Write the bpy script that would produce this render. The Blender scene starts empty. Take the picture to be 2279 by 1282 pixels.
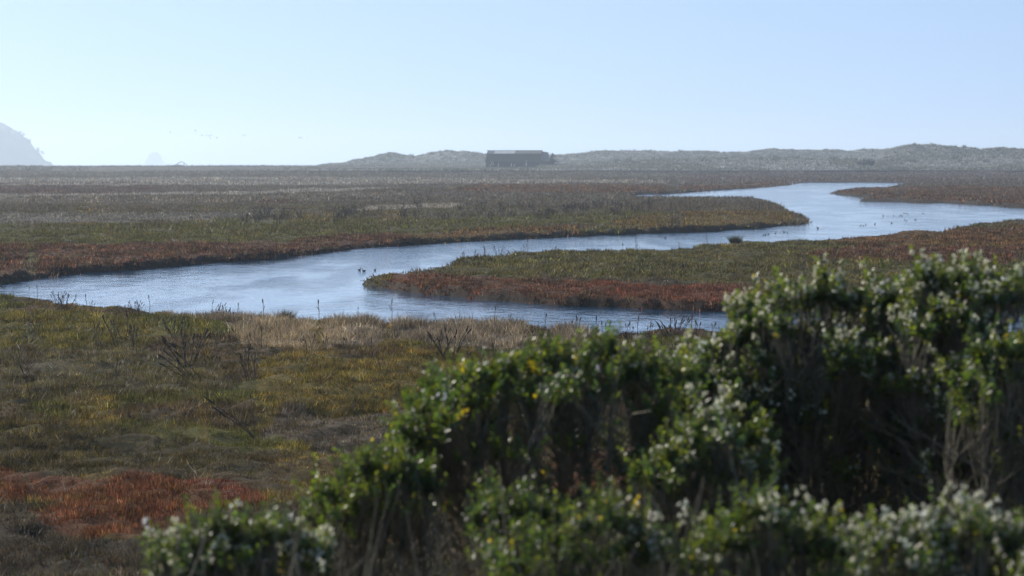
import bpy, math, random
import numpy as np
from mathutils import Vector

rng = np.random.default_rng(7)
random.seed(7)
scene = bpy.context.scene
COL = scene.collection
R = math.radians

# ------------------------------------------------------------------ camera
F = 6333.0                      # focal length in pixels of the 2279 px wide photograph (100 mm lens)
CX, CY, HZ = 1139.5, 641.0, 362.0
CAM_H = 6.0
TH = math.atan((CY - HZ) / F)   # downward pitch


def ray(u, v):
    a = (np.asarray(u, float) - CX) / F
    b = (CY - np.asarray(v, float)) / F
    dy = math.cos(TH) + b * math.sin(TH)
    dz = b * math.cos(TH) - math.sin(TH)
    return a / dy, dz / dy      # x and z per metre of y


def ground_pt(u, v, z=0.5):
    a, b = ray(u, v)
    y = (z - CAM_H) / b
    return a * y, y


def at(u, v, d):
    a, b = ray(u, v)
    return Vector((float(a) * d, d, CAM_H + float(b) * d))


cam_d = bpy.data.cameras.new("camera")
cam = bpy.data.objects.new("camera", cam_d)
COL.objects.link(cam)
cam.location = (0, 0, CAM_H)
cam.rotation_euler = (math.pi / 2 - TH, 0, 0)
cam_d.sensor_width = 36
cam_d.lens = 36 * F / 2279
cam_d.clip_start = 0.5
cam_d.clip_end = 40000
cam_d.dof.use_dof = True
cam_d.dof.focus_distance = 80
cam_d.dof.aperture_fstop = 3.2
scene.camera = cam

# ------------------------------------------------------------------ numeric helpers


def _hash(ix, iy, seed):
    h = (ix.astype(np.int64) * 374761393 + iy.astype(np.int64) * 668265263 + seed * 1442695041) & 0xFFFFFFFF
    h = ((h ^ (h >> 13)) * 1274126177) & 0xFFFFFFFF
    h = h ^ (h >> 16)
    return (h & 0xFFFF) / 65535.0


def vnoise(x, y, seed=0):
    x = np.asarray(x, float); y = np.asarray(y, float)
    ix = np.floor(x); iy = np.floor(y)
    fx = x - ix; fy = y - iy
    fx = fx * fx * fx * (fx * (fx * 6 - 15) + 10); fy = fy * fy * fy * (fy * (fy * 6 - 15) + 10)
    ix = ix.astype(np.int64); iy = iy.astype(np.int64)
    a = _hash(ix, iy, seed); b = _hash(ix + 1, iy, seed)
    c = _hash(ix, iy + 1, seed); d = _hash(ix + 1, iy + 1, seed)
    return (a + (b - a) * fx) * (1 - fy) + (c + (d - c) * fx) * fy


def fbm(x, y, seed=0, octv=4, gain=0.5):
    s = 0.0; amp = 1.0; tot = 0.0
    ca, sa = math.cos(0.6), math.sin(0.6)
    for i in range(octv):
        s = s + amp * vnoise(x, y, seed + i * 17)
        tot += amp; amp *= gain
        x, y = (x * ca - y * sa) * 2.03 + 13.1, (x * sa + y * ca) * 2.03 + 7.7
    return s / tot


def sstep(a, b, x):
    t = np.clip((x - a) / (b - a), 0, 1)
    return t * t * (3 - 2 * t)


def lerp(a, b, t):
    return a + (b - a) * t


def inside(poly, x, y):
    res = np.zeros(x.shape, bool)
    n = len(poly)
    for i in range(n):
        x0, y0 = poly[i]; x1, y1 = poly[(i + 1) % n]
        if y0 == y1:
            continue
        c = (y0 > y) != (y1 > y)
        xi = (x1 - x0) * (y - y0) / (y1 - y0) + x0
        res ^= c & (x < xi)
    return res


def dist_poly(poly, x, y):
    best = np.full(x.shape, 1e18)
    n = len(poly)
    for i in range(n):
        x0, y0 = poly[i]; x1, y1 = poly[(i + 1) % n]
        dx, dy = x1 - x0, y1 - y0
        L = dx * dx + dy * dy + 1e-12
        t = np.clip(((x - x0) * dx + (y - y0) * dy) / L, 0, 1)
        d = (x - x0 - t * dx) ** 2 + (y - y0 - t * dy) ** 2
        np.minimum(best, d, out=best)
    return np.sqrt(best)


# ------------------------------------------------------------------ object helpers
def tag(o, label=None, cat=None, group=None, kind=None):
    if label: o['label'] = label
    if cat: o['category'] = cat
    if group: o['group'] = group
    if kind: o['kind'] = kind
    return o


def np_mesh(name, verts, faces, mat=None, col=None, smooth=False, parent=None):
    """verts (N,3), faces (M,k) with one k for the whole mesh"""
    verts = np.ascontiguousarray(verts, np.float32); faces = np.ascontiguousarray(faces, np.int32)
    me = bpy.data.meshes.new(name)
    n, (m, k) = len(verts), faces.shape
    me.vertices.add(n); me.vertices.foreach_set("co", verts.ravel())
    me.loops.add(m * k); me.loops.foreach_set("vertex_index", faces.ravel())
    me.polygons.add(m)
    me.polygons.foreach_set("loop_start", np.arange(0, m * k, k, dtype=np.int32))
    me.polygons.foreach_set("loop_total", np.full(m, k, np.int32))
    if smooth:
        me.polygons.foreach_set("use_smooth", np.ones(m, bool))
    me.update(calc_edges=True)
    if col is not None:
        ca = me.color_attributes.new("Col", 'FLOAT_COLOR', 'POINT')
        c4 = np.ones((n, 4), np.float32); c4[:, :3] = col
        ca.data.foreach_set("color", c4.ravel())
    if mat: me.materials.append(mat)
    o = bpy.data.objects.new(name, me); COL.objects.link(o)
    if parent: o.parent = parent
    return o


def poly_mesh(name, verts, faces, mat=None, parent=None, smooth=False):
    me = bpy.data.meshes.new(name)
    me.from_pydata([tuple(v) for v in verts], [], faces)
    if smooth:
        me.polygons.foreach_set("use_smooth", [True] * len(faces))
    me.update()
    if mat: me.materials.append(mat)
    o = bpy.data.objects.new(name, me); COL.objects.link(o)
    if parent: o.parent = parent
    return o


def empty(name, loc, rz=0):
    o = bpy.data.objects.new(name, None); COL.objects.link(o)
    o.location = loc; o.rotation_euler = (0, 0, rz); o.empty_display_size = 0.2
    return o


def tubes(P, Rad, sides=4):
    """P (N,K,3) polylines, Rad (N,K) -> verts, quad faces"""
    N, K, _ = P.shape
    T = np.gradient(P, axis=1)
    T /= np.linalg.norm(T, axis=2, keepdims=True) + 1e-9
    ref = np.where(np.abs(T[..., 2:3]) > 0.9, np.array([0, 1.0, 0]), np.array([0, 0, 1.0]))
    A = np.cross(T, ref); A /= np.linalg.norm(A, axis=2, keepdims=True) + 1e-9
    # keep one reference per polyline so rings do not twist
    A0 = A[:, :1] - T * np.sum(A[:, :1] * T, axis=2, keepdims=True)
    A0 /= np.linalg.norm(A0, axis=2, keepdims=True) + 1e-9
    B = np.cross(T, A0)
    ang = np.arange(sides) * 2 * math.pi / sides
    V = (P[:, :, None, :] + Rad[:, :, None, None] * (np.cos(ang)[None, None, :, None] * A0[:, :, None, :]
         + np.sin(ang)[None, None, :, None] * B[:, :, None, :]))
    V = V.reshape(-1, 3)
    n = np.arange(N)[:, None, None] * K * sides; k = np.arange(K - 1)[None, :, None] * sides
    s = np.arange(sides)[None, None, :]; s1 = (s + 1) % sides
    Fq = np.stack([n + k + s, n + k + s1, n + k + sides + s1, n + k + sides + s], -1).reshape(-1, 4)
    return V, Fq


# ------------------------------------------------------------------ materials
def new_mat(name):
    m = bpy.data.materials.new(name); m.use_nodes = True
    nt = m.node_tree
    b = nt.nodes.get("Principled BSDF")
    return m, nt, b


def simple_mat(name, c, rough=0.8, noise=0.25, scale=6.0, metal=0.0, spec=0.3):
    m, nt, b = new_mat(name)
    tc = nt.nodes.new("ShaderNodeTexCoord")
    nz = nt.nodes.new("ShaderNodeTexNoise"); nz.inputs["Scale"].default_value = scale; nz.inputs["Detail"].default_value = 5
    nt.links.new(tc.outputs["Object"], nz.inputs["Vector"])
    rp = nt.nodes.new("ShaderNodeValToRGB")
    rp.color_ramp.elements[0].position = 0.3; rp.color_ramp.elements[1].position = 0.7
    rp.color_ramp.elements[0].color = (*[x * (1 - noise) for x in c], 1)
    rp.color_ramp.elements[1].color = (*[min(1, x * (1 + noise)) for x in c], 1)
    nt.links.new(nz.outputs["Fac"], rp.inputs["Fac"])
    nt.links.new(rp.outputs["Color"], b.inputs["Base Color"])
    b.inputs["Roughness"].default_value = rough
    b.inputs["Metallic"].default_value = metal
    b.inputs["Specular IOR Level"].default_value = spec
    return m


def leaf_mat(name, transl=0.35, rough=0.5, spec=0.3, tint=(1, 1, 1)):
    """vertex colour = species colour of each plant, darker where shade is painted in; part of the light goes through the blade"""
    m, nt, b = new_mat(name)
    at_ = nt.nodes.new("ShaderNodeAttribute"); at_.attribute_name = "Col"
    mul = nt.nodes.new("ShaderNodeMix"); mul.data_type = 'RGBA'; mul.blend_type = 'MULTIPLY'
    mul.inputs["Factor"].default_value = 1.0
    mul.inputs["B"].default_value = (*tint, 1)
    nt.links.new(at_.outputs["Color"], mul.inputs["A"])
    nt.links.new(at_.outputs["Color"], b.inputs["Base Color"])
    b.inputs["Roughness"].default_value = rough
    b.inputs["Specular IOR Level"].default_value = spec
    tr = nt.nodes.new("ShaderNodeBsdfTranslucent")
    nt.links.new(mul.outputs["Result"], tr.inputs["Color"])
    mx = nt.nodes.new("ShaderNodeMixShader"); mx.inputs["Fac"].default_value = transl
    nt.links.new(b.outputs[0], mx.inputs[1]); nt.links.new(tr.outputs[0], mx.inputs[2])
    nt.links.new(mx.outputs[0], nt.nodes["Material Output"].inputs["Surface"])
    return m


def ground_mat():
    m, nt, b = new_mat("marsh_ground")
    at_ = nt.nodes.new("ShaderNodeAttribute"); at_.attribute_name = "Col"
    g = nt.nodes.new("ShaderNodeNewGeometry")
    n1 = nt.nodes.new("ShaderNodeTexNoise"); n1.inputs["Scale"].default_value = 3.0; n1.inputs["Detail"].default_value = 8
    n1.inputs["Roughness"].default_value = 0.7
    nt.links.new(g.outputs["Position"], n1.inputs["Vector"])
    mr = nt.nodes.new("ShaderNodeMapRange")
    mr.inputs["From Min"].default_value = 0.3; mr.inputs["From Max"].default_value = 0.7
    mr.inputs["To Min"].default_value = 0.55; mr.inputs["To Max"].default_value = 1.3
    nt.links.new(n1.outputs["Fac"], mr.inputs["Value"])
    mul = nt.nodes.new("ShaderNodeVectorMath"); mul.operation = 'SCALE'
    nt.links.new(at_.outputs["Color"], mul.inputs[0]); nt.links.new(mr.outputs["Result"], mul.inputs["Scale"])
    nt.links.new(mul.outputs["Vector"], b.inputs["Base Color"])
    bp = nt.nodes.new("ShaderNodeBump"); bp.inputs["Strength"].default_value = 0.8; bp.inputs["Distance"].default_value = 0.12
    nt.links.new(n1.outputs["Fac"], bp.inputs["Height"]); nt.links.new(bp.outputs["Normal"], b.inputs["Normal"])
    b.inputs["Roughness"].default_value = 0.95; b.inputs["Specular IOR Level"].default_value = 0.1
    return m


def water_mat():
    m, nt, b = new_mat("water")
    b.inputs["Base Color"].default_value = (0.020, 0.070, 0.140, 1)
    b.inputs["Roughness"].default_value = 0.06
    b.inputs["IOR"].default_value = 1.333
    b.inputs["Specular IOR Level"].default_value = 0.5
    g = nt.nodes.new("ShaderNodeNewGeometry")

    def noise(sc, detail, rough=0.55):
        mp = nt.nodes.new("ShaderNodeMapping"); mp.inputs["Scale"].default_value = sc
        mp.inputs["Rotation"].default_value = (0, 0, 0.25)
        nt.links.new(g.outputs["Position"], mp.inputs["Vector"])
        n = nt.nodes.new("ShaderNodeTexNoise"); n.inputs["Scale"].default_value = 1
        n.inputs["Detail"].default_value = detail; n.inputs["Roughness"].default_value = rough
        nt.links.new(mp.outputs[0], n.inputs["Vector"])
        return n
    rip = noise((0.8, 0.34, 1), 5, 0.65)
    calm = noise((0.045, 0.014, 1), 3)
    calm.inputs["Distortion"].default_value = 0.6
    mr = nt.nodes.new("ShaderNodeMapRange")
    mr.interpolation_type = 'SMOOTHSTEP'
    mr.inputs["From Min"].default_value = 0.43; mr.inputs["From Max"].default_value = 0.55
    mr.inputs["To Min"].default_value = 0.26; mr.inputs["To Max"].default_value = 1.0
    mid = noise((0.30, 0.075, 1), 4)
    mixn = nt.nodes.new("ShaderNodeMix"); mixn.inputs["Factor"].default_value = 0.45
    nt.links.new(calm.outputs["Fac"], mixn.inputs["A"]); nt.links.new(mid.outputs["Fac"], mixn.inputs["B"])
    nt.links.new(mixn.outputs["Result"], mr.inputs["Value"])
    bp = nt.nodes.new("ShaderNodeBump"); bp.inputs["Distance"].default_value = WAVE
    nt.links.new(mr.outputs["Result"], bp.inputs["Strength"])
    nt.links.new(rip.outputs["Fac"], bp.inputs["Height"])
    nt.links.new(bp.outputs["Normal"], b.inputs["Normal"])
    return m


WAVE = 0.21

# ------------------------------------------------------------------ the channel, traced as its waterline on the marsh
FAR, NEAR = 0.02, 0.62     # far banks show their toe; near banks hide it behind lip and grass
edge = []


def E(z, pts):
    for p in pts: edge.append((*p, z))


E(FAR, [(-900, 760), (-300, 668), (-100, 645), (0, 632), (60, 625), (150, 612), (290, 600), (420, 588), (560, 580), (700, 566), (765, 560),
        (850, 549), (1000, 540), (1200, 530), (1350, 523), (1500, 517), (1600, 514), (1700, 507), (1760, 502), (1800, 498), (1814, 492)])
E(0.3, [(1819, 487)])
E(NEAR, [(1805, 479), (1775, 467), (1745, 452), (1700, 443), (1640, 439), (1560, 438), (1480, 438), (1408, 438)])
E(FAR, [(1400, 434), (1500, 431), (1600, 424), (1700, 417.5), (1752, 413), (1766, 408.5), (1800, 406), (1900, 406), (2000, 407), (2024, 409)])
E(NEAR, [(1990, 413.5), (1920, 416), (1870, 419), (1850, 423)])
E(FAR, [(1842, 428), (1872, 434.5), (1935, 440), (1965, 443.5), (1915, 447.5), (1990, 449.5), (2100, 451.5), (2180, 455), (2240, 461), (2279, 465),
        (2500, 474), (3300, 520)])
E(NEAR, [(3300, 530), (2500, 481), (2279, 484), (2200, 489), (2182, 497), (2080, 512), (2000, 515), (1900, 524), (1800, 530), (1650, 535), (1560, 537),
         (1537, 542), (1545, 547), (1400, 549), (1300, 551), (1200, 557), (1100, 565), (1010, 575)])
E(.5, [(960, 596)])
E(.35, [(900, 606)])
E(.25, [(860, 614)])
E(.12, [(832, 625)])
E(0.05, [(806, 632)])
E(FAR, [(832, 641), (900, 650), (1000, 662), (1100, 670), (1200, 677), (1300, 683), (1400, 686), (1500, 690), (1640, 693), (2000, 695), (2279, 697),
        (2600, 705), (3300, 735)])
E(NEAR, [(3300, 760), (2600, 740), (2279, 730), (2000, 727), (1640, 723), (1500, 721), (1400, 721), (1300, 718), (1200, 709), (1100, 703), (1000, 700),
         (850, 698), (750, 694), (700, 693), (600, 690), (450, 690), (380, 685), (300, 676), (250, 672), (150, 668), (90, 663), (40, 655), (0, 652),
         (-100, 668), (-300, 700), (-900, 830)])
WATER = []
for u, v, z in edge:
    px, py = ground_pt(u, v, z)
    WATER.append((float(px), float(py)))


def water_sd(x, y):
    """signed distance to the channel, negative on the water"""
    x = np.asarray(x, float); y = np.asarray(y, float)
    out = np.full(x.shape, 50.0)
    sel = (y > 55) & (y < 1000) & (np.abs(x) < 600)
    if sel.any():
        xs, ys = x[sel], y[sel]
        k = np.clip(ys / 150, 0.6, 3)
        xs = xs + (fbm(xs * 0.7 / k, ys * 0.5 / k, 91, 3) - 0.5) * 1.3 * k
        ys = ys + (fbm(xs * 0.4 / k, ys * 0.4 / k, 57, 3) - 0.5) * 2.2 * k
        d = dist_poly(WATER, xs, ys)
        d[inside(WATER, xs, ys)] *= -1
        out[sel] = d
    return out


SLOPE_Y = [-80, 2, 10, 18, 25, 31, 37, 60]
SLOPE_Z = [4.3, 4.25, 3.45, 2.55, 1.55, 0.85, 0.42, 0.40]
CAMZ = 0


def land_z(x, y, sd=None):
    x = np.asarray(x, float); y = np.asarray(y, float)
    if sd is None: sd = water_sd(x, y)
    z = np.interp(y, SLOPE_Y, SLOPE_Z)
    hum = (fbm(x * 0.55, y * 0.4, 5, 4) - 0.5) * 0.42 + (fbm(x * 0.08, y * 0.07, 8, 3) - 0.5) * 0.35
    bil = np.abs(fbm(x * .9, y * .9, 15, 3) - .5) * 2
    hum = hum + (.35 - bil) * .30 * (1 - .5 * sstep(150, 400, y))
    z = z + hum * sstep(-10, 5, y)
    z = z + (fbm(x * 0.02, y * 0.01, 28, 3) - 0.5) * 0.9 * sstep(170, 500, y)
    z = z + 3.0 * sstep(870, 1650, y) + (fbm(x * 0.012, y * 0.006, 38, 3) - 0.5) * 1.2 * sstep(950, 1500, y)
    z = np.maximum(z, 0.16)
    w = np.clip(y / 250, 0.5, 3)
    s = sstep(-0.5, 0.75, sd / w)
    z = lerp(np.full_like(z, -0.55), z, s)
    xs = x + 0.0
    drop = sstep(2150, 2420, y + 60 * (fbm(x * 0.004, y * 0.004, 3, 3) - 0.5)) 
    z = lerp(z, np.full_like(z, -2.5), drop)
    return z


# ------------------------------------------------------------------ what grows where
C = dict(olive=(.104, .083, .023), green=(.100, .105, .020), brown=(.085, .056, .031), grey=(.135, .120, .099), tan=(.36, .275, .175), red=(.165, .054, .029),
         orange=(.18, .082, .027), rust=(.125, .060, .034), pale=(.36, .33, .275), mud=(.040, .035, .030), dark=(.040, .034, .020), gold=(.225, .152, .027),
         purple=(.125, .100, .094))
C = {k: np.array(v) * .82 for k, v in C.items()}


def zone(pts, z=0.45):
    return [tuple(float(q) for q in ground_pt(u, v, z)) for u, v in pts]


# (kind, polygon, [(colour, weight)...])
ZONES = [
    # far flats, left: grey and rust stripes
    ('grass', zone([(-400, 398), (700, 397), (1100, 400), (1500, 404), (1500, 409), (1000, 412), (600, 412), (-400, 410)]), [('grey', 3), ('pale', 2), ('tan', 1)]),
    ('red', zone([(-400, 409), (300, 408), (420, 416), (300, 432), (-400, 436)]), [('rust', 4), ('purple', 3), ('brown', 1)]),
    ('grass', zone([(-400, 412), (150, 411), (420, 409), (800, 405), (800, 408), (300, 414), (-400, 416)]), [('pale', 3), ('grey', 2)]),
    ('grass', zone([(-400, 433), (200, 432), (480, 427), (780, 420), (900, 420), (760, 426), (480, 433), (200, 439), (-400, 441)]), [('pale', 4), ('grey', 2)]),
    ('grass', zone([(-400, 441), (300, 440), (600, 434), (900, 426), (900, 440), (500, 450), (200, 455), (-400, 456)]), [('grey', 3), ('tan', 1), ('brown', 2)]),
    ('grass', zone([(-400, 482), (250, 481), (520, 477), (600, 480), (420, 492), (200, 498), (-400, 500)]), [('pale', 1), ('grey', 6)]),
    ('red', zone([(560, 447), (640, 445), (650, 453), (560, 455)]), [('rust', 1)]),
    ('red', zone([(1050, 414), (1300, 413), (1560, 411), (1740, 405), (1745, 412), (1600, 422), (1400, 431), (1200, 428), (1000, 426)]), [('rust', 3), ('orange', 2), ('brown', 2)]),
    ('grass', zone([(880, 456), (1010, 455), (1080, 462), (990, 468), (860, 468), (780, 472), (800, 464)]), [('pale', 2), ('grey', 2), ('tan', 1)]),
    # far right shore
    ('red', zone([(1500, 378), (2500, 378), (2500, 406), (1500, 406)]), [('purple', 4), ('rust', 2), ('brown', 3)]),
    ('red', zone([(1842, 426), (1870, 420), (2000, 415), (2300, 418), (2600, 425), (2600, 470), (2279, 466), (2150, 455), (1950, 446)]), [('rust', 3), ('orange', 2), ('brown', 3)]),
    # band of pickleweed along the far bank
    ('grass', zone([(-400, 512), (300, 503), (900, 490), (1300, 478), (1450, 470), (1500, 492), (1100, 512), (700, 532), (-400, 560)]), [('green', 3), ('olive', 4), ('brown', 1)]),
    ('red', zone([(-500, 560), (0, 540), (300, 545), (600, 535), (760, 522), (900, 520), (930, 545), (700, 566), (420, 590), (0, 634), (-500, 700)]), [('rust', 4), ('red', 1), ('brown', 3)]),
    ('red', zone([(900, 524), (1150, 510), (1300, 507), (1350, 524), (1200, 532), (930, 545)]), [('orange', 2), ('rust', 2), ('gold', 1), ('olive', 2)]),
    ('grass', zone([(1480, 472), (1740, 470), (1816, 490), (1700, 508), (1500, 517), (1380, 505)]), [('olive', 3), ('gold', 2), ('brown', 2), ('orange', 1)]),
    # middle peninsula
    ('grass', zone([(960, 590), (1100, 566), (1540, 550), (1900, 540), (2400, 560), (2400, 650), (1700, 632), (1300, 618), (1000, 618)]), [('olive', 5), ('green', 3), ('brown', 2)]),
    ('red', zone([(808, 632), (860, 608), (950, 600), (1000, 615), (1200, 626), (1350, 625), (1500, 632), (1750, 640), (2400, 652), (2400, 700), (1640, 693), (1300, 684),
                  (1000, 662), (850, 645)]), [('rust', 6), ('red', 2), ('brown', 2)]),
    ('red', zone([(1250, 640), (1420, 630), (1650, 640), (2200, 655), (2200, 676), (1700, 670), (1400, 656)]), [('red', 3), ('rust', 2)]),
    ('red', zone([(835, 622), (880, 608), (960, 600), (980, 612), (900, 625)]), [('orange', 2), ('red', 2), ('rust', 1)]),
    ('red', zone([(1780, 560), (1900, 548), (2400, 545), (2400, 585), (2000, 585), (1840, 578)]), [('rust', 3), ('red', 2), ('brown', 1)]),
    ('red', zone([(1800, 534), (1900, 524), (2040, 516), (2200, 505), (2500, 498), (2500, 548), (2250, 545), (2080, 545), (1900, 545)]), [('orange', 3), ('rust', 4), ('olive', 2)]),
    # near bank: dry grass
    ('dry', zone([(330, 684), (480, 690), (700, 693), (1000, 700), (1300, 718), (1350, 735), (1250, 765), (1050, 768), (850, 752), (640, 765), (560, 735), (420, 715)]),
     [('tan', 5), ('grey', 3), ('brown', 1)]),
    ('dry', zone([(560, 715), (760, 712), (800, 740), (700, 765), (560, 770), (500, 740)]), [('tan', 6), ('gold', 1)]),
    ('red', zone([(1400, 722), (1640, 724), (2000, 728), (2000, 745), (1500, 745)]), [('rust', 2), ('brown', 3)]),
    # marsh in front
    ('grass', zone([(-100, 690), (250, 700), (420, 740), (300, 800), (-100, 780)]), [('green', 3), ('gold', 2), ('olive', 3)]),
    ('grass', zone([(-100, 790), (250, 770), (420, 800), (520, 860), (200, 900), (-100, 900)]), [('grey', 2), ('olive', 5), ('brown', 2), ('green', 1)]),
    ('grass', zone([(560, 790), (1000, 780), (1300, 800), (1000, 880), (900, 960), (560, 960)]), [('gold', 3), ('olive', 4), ('green', 2), ('orange', 1)]),
    ('grass', zone([(600, 905), (900, 900), (900, 1010), (700, 1000), (560, 960)]), [('brown', 4), ('grey', 3)]),
    ('grass', zone([(-100, 990), (100, 965), (330, 980), (560, 1000), (560, 1050), (380, 1060), (200, 1080), (-100, 1040)]), [('olive', 3), ('dark', 3), ('brown', 1)]),
    ('red', zone([(-300, 1020), (0, 1045), (120, 1062), (200, 1092), (380, 1072), (480, 1068), (540, 1085), (580, 1112), (540, 1140), (470, 1140), (420, 1190), (300, 1196),
                  (180, 1205), (100, 1160), (0, 1142), (-300, 1120)]), [('red', 5), ('orange', 4), ('rust', 3)]),
    ('red', zone([(380, 1075), (480, 1068), (580, 1112), (540, 1130), (440, 1105)]), [('red', 5), ('rust', 1)]),
    ('grass', zone([(-300, 1125), (0, 1146), (100, 1165), (180, 1210), (420, 1200), (500, 1150), (700, 1180), (700, 1400), (-300, 1400)]), [('dark', 4), ('brown', 3), ('grey', 1)]),  # dark mix paints the shade lying on this strip of grass
    ('red', zone([(1240, 1020), (1500, 980), (1560, 1060), (1420, 1110), (1260, 1110)]), [('red', 1), ('orange', 2), ('rust', 3)]),
]
NAMES = list(C)
CARR = np.array([C[k] for k in NAMES])


def flora(x, y, u):
    """kind (0 grass, 1 red pickleweed, 2 dry grass) and colour at world points; u = one random number per point"""
    n = len(x)
    k = np.clip(y / 60, 0.8, 14)
    a = fbm(x * 0.22, y * 0.16, 11, 4)
    b = fbm(x * 0.05, y * 0.025, 12, 4)
    c = fbm(x * 0.9 / k, y * 0.6 / k, 13, 3)
    w = np.zeros((n, len(NAMES)))

    def add(name, val): w[:, NAMES.index(name)] += val
    add('olive', 1.2 * np.ones(n)); add('green', 3 * sstep(.48, .62, a)); add('brown', 3 * sstep(.45, .6, 1 - a) + .4)
    add('grey', 1.5 * sstep(.52, .65, b)); add('gold', 2.5 * sstep(.53, .66, c)); add('dark', 1.5 * sstep(.55, .7, 1 - c))
    far = sstep(200, 420, y)
    w *= (1 - far)[:, None]
    st = fbm(x * 0.006, y * 0.02, 21, 4)
    add('grey', far * (1.5 + 3 * sstep(.5, .62, st))); add('brown', far * 2.5); add('purple', far * 3 * sstep(.45, .6, 1 - st)); add('olive', far * 1.2)
    kind = np.zeros(n, int)
    wx = x + (fbm(x * 0.8 / k, y * 0.6 / k, 31, 4) - .5) * 1.5 * k ** .8
    wy = y + (fbm(x * 0.4 / k, y * 0.3 / k, 32, 4) - .5) * 4.5 * k ** .8 * np.where(y > 240, .55, 1)
    for kd, poly, mix in ZONES:
        q = np.array(poly)
        sel = (wx > q[:, 0].min()) & (wx < q[:, 0].max()) & (wy > q[:, 1].min()) & (wy < q[:, 1].max())
        if not sel.any(): continue
        idx = np.nonzero(sel)[0]
        idx = idx[inside(poly, wx[idx], wy[idx])]
        kk = k[idx]
        idx = idx[fbm(wx[idx] * 1.3 / kk, wy[idx] * .7 / kk, 51, 4) > (.37 if kd == 'dry' else .24)]
        w[idx] *= 0.12
        for nm, ww in mix: w[idx, NAMES.index(nm)] += ww
        kind[idx] = {'grass': 0, 'red': 1, 'dry': 2}[kd]
    w /= w.sum(1, keepdims=True)
    cum = np.cumsum(w, 1)
    pick = (u[:, None] > cum).sum(1).clip(0, len(NAMES) - 1)
    mean = w @ CARR
    return kind, pick, mean


# ------------------------------------------------------------------ ground sheet
M_ground = ground_mat()
ys = [-55.0]
while ys[-1] < 34: ys.append(ys[-1] + 0.8)
while ys[-1] < 2700: ys.append(ys[-1] * 1.0047)
ys = np.array(ys)
ti = np.arange(-0.215, 0.21501, 0.00062)
outer = 0.215 + np.cumsum(0.001 * 1.09 ** np.arange(62))
ts = np.concatenate([-outer[::-1], ti, outer])
gx = ts[None, :] * (ys[:, None] + 62); gy = np.repeat(ys[:, None], len(ts), 1)
X, Y = gx.ravel(), gy.ravel()
sd = water_sd(X, Y)
Z = land_z(X, Y, sd)
_, pick, mean = flora(X, Y, rng.random(len(X)))
colr = lerp(mean, CARR[pick], 0.35) * 0.8
mudf = 1 - sstep(0.15, 1.0, sd / np.clip(Y / 200, .6, 3))
colr = lerp(colr, C['mud'][None, :] * 0.8, mudf[:, None])
nr, nc = gx.shape
i = (np.arange(nr - 1)[:, None] * nc + np.arange(nc - 1)[None, :]).ravel()
ground = np_mesh("ground", np.stack([X, Y, Z], 1), np.stack([i, i + 1, i + nc + 1, i + nc], 1), M_ground, colr, smooth=True)
tag(ground, "flat salt marsh ground with low dark mud banks along the water", "ground", kind="structure")

M_water = water_mat()
bx, by = 7800, 15000
water = poly_mesh("water", [(-bx, 45, 0), (bx, 45, 0), (bx, by, 0), (-bx, by, 0)], [(0, 1, 2, 3)], M_water)
tag(water, "rippled blue tidal channel winding through the marsh and the sea beyond", "water", kind="structure")


# ------------------------------------------------------------------ grass, pickleweed, dry grass: scattered blades
def scatter(y0, y1, dens, spread=0.225):
    """points over the marsh between two distances, inside a wedge a little wider than the view; dens per m2"""
    pts = []
    area = spread * 1.0 * (y1 * y1 - y0 * y0)
    n = int(area * dens)
    y = np.sqrt(rng.random(n) * (y1 * y1 - y0 * y0) + y0 * y0)
    x = (rng.random(n) * 2 - 1) * spread * y
    return x, y


def blades(x, y, z, n_per, h, w, spread, colr, lean=0.5, jitter=0.3):
    """one triangle per blade, n_per blades around each point; h, w, spread arrays or numbers per point"""
    n = len(x)
    rep = lambda q: np.repeat(np.broadcast_to(np.asarray(q, float), (n,)), n_per)
    N = n * n_per
    ang = rng.random(N) * 2 * math.pi
    rad = rep(spread) * np.sqrt(rng.random(N))
    bx_, by_, bz_ = rep(x) + rad * np.cos(ang), rep(y) + rad * np.sin(ang), rep(z) - 0.03
    hh = rep(h) * (0.55 + 0.9 * rng.random(N)); ww = rep(w) * (0.6 + 0.8 * rng.random(N))
    a2 = rng.random(N) * 2 * math.pi
    ln = lean * rng.random(N) * 1.3
    a3 = ang + rng.normal(0, .7, N)
    tip = np.stack([bx_ + np.cos(a3) * ln * hh, by_ + np.sin(a3) * ln * hh, bz_ + hh], 1)
    sx, sy = np.cos(a2) * ww / 2, np.sin(a2) * ww / 2
    v0 = np.stack([bx_ - sx, by_ - sy, bz_], 1); v1 = np.stack([bx_ + sx, by_ + sy, bz_], 1)
    V = np.stack([v0, v1, tip], 1).reshape(-1, 3)
    cc = np.repeat(colr, n_per, 0) * np.exp(rng.normal(0, jitter, N))[:, None]
    cc = np.clip(np.repeat(cc, 3, 0), 0, .85)
    return V, cc


M_grass = leaf_mat("grass_blades", 0.45, 0.55, 0.25)
M_red = leaf_mat("pickleweed_stems", 0.4, 0.5, 0.25)
M_dry = leaf_mat("dry_grass_blades", 0.4, 0.6, 0.2)
acc = {0: [], 1: [], 2: []}
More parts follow.
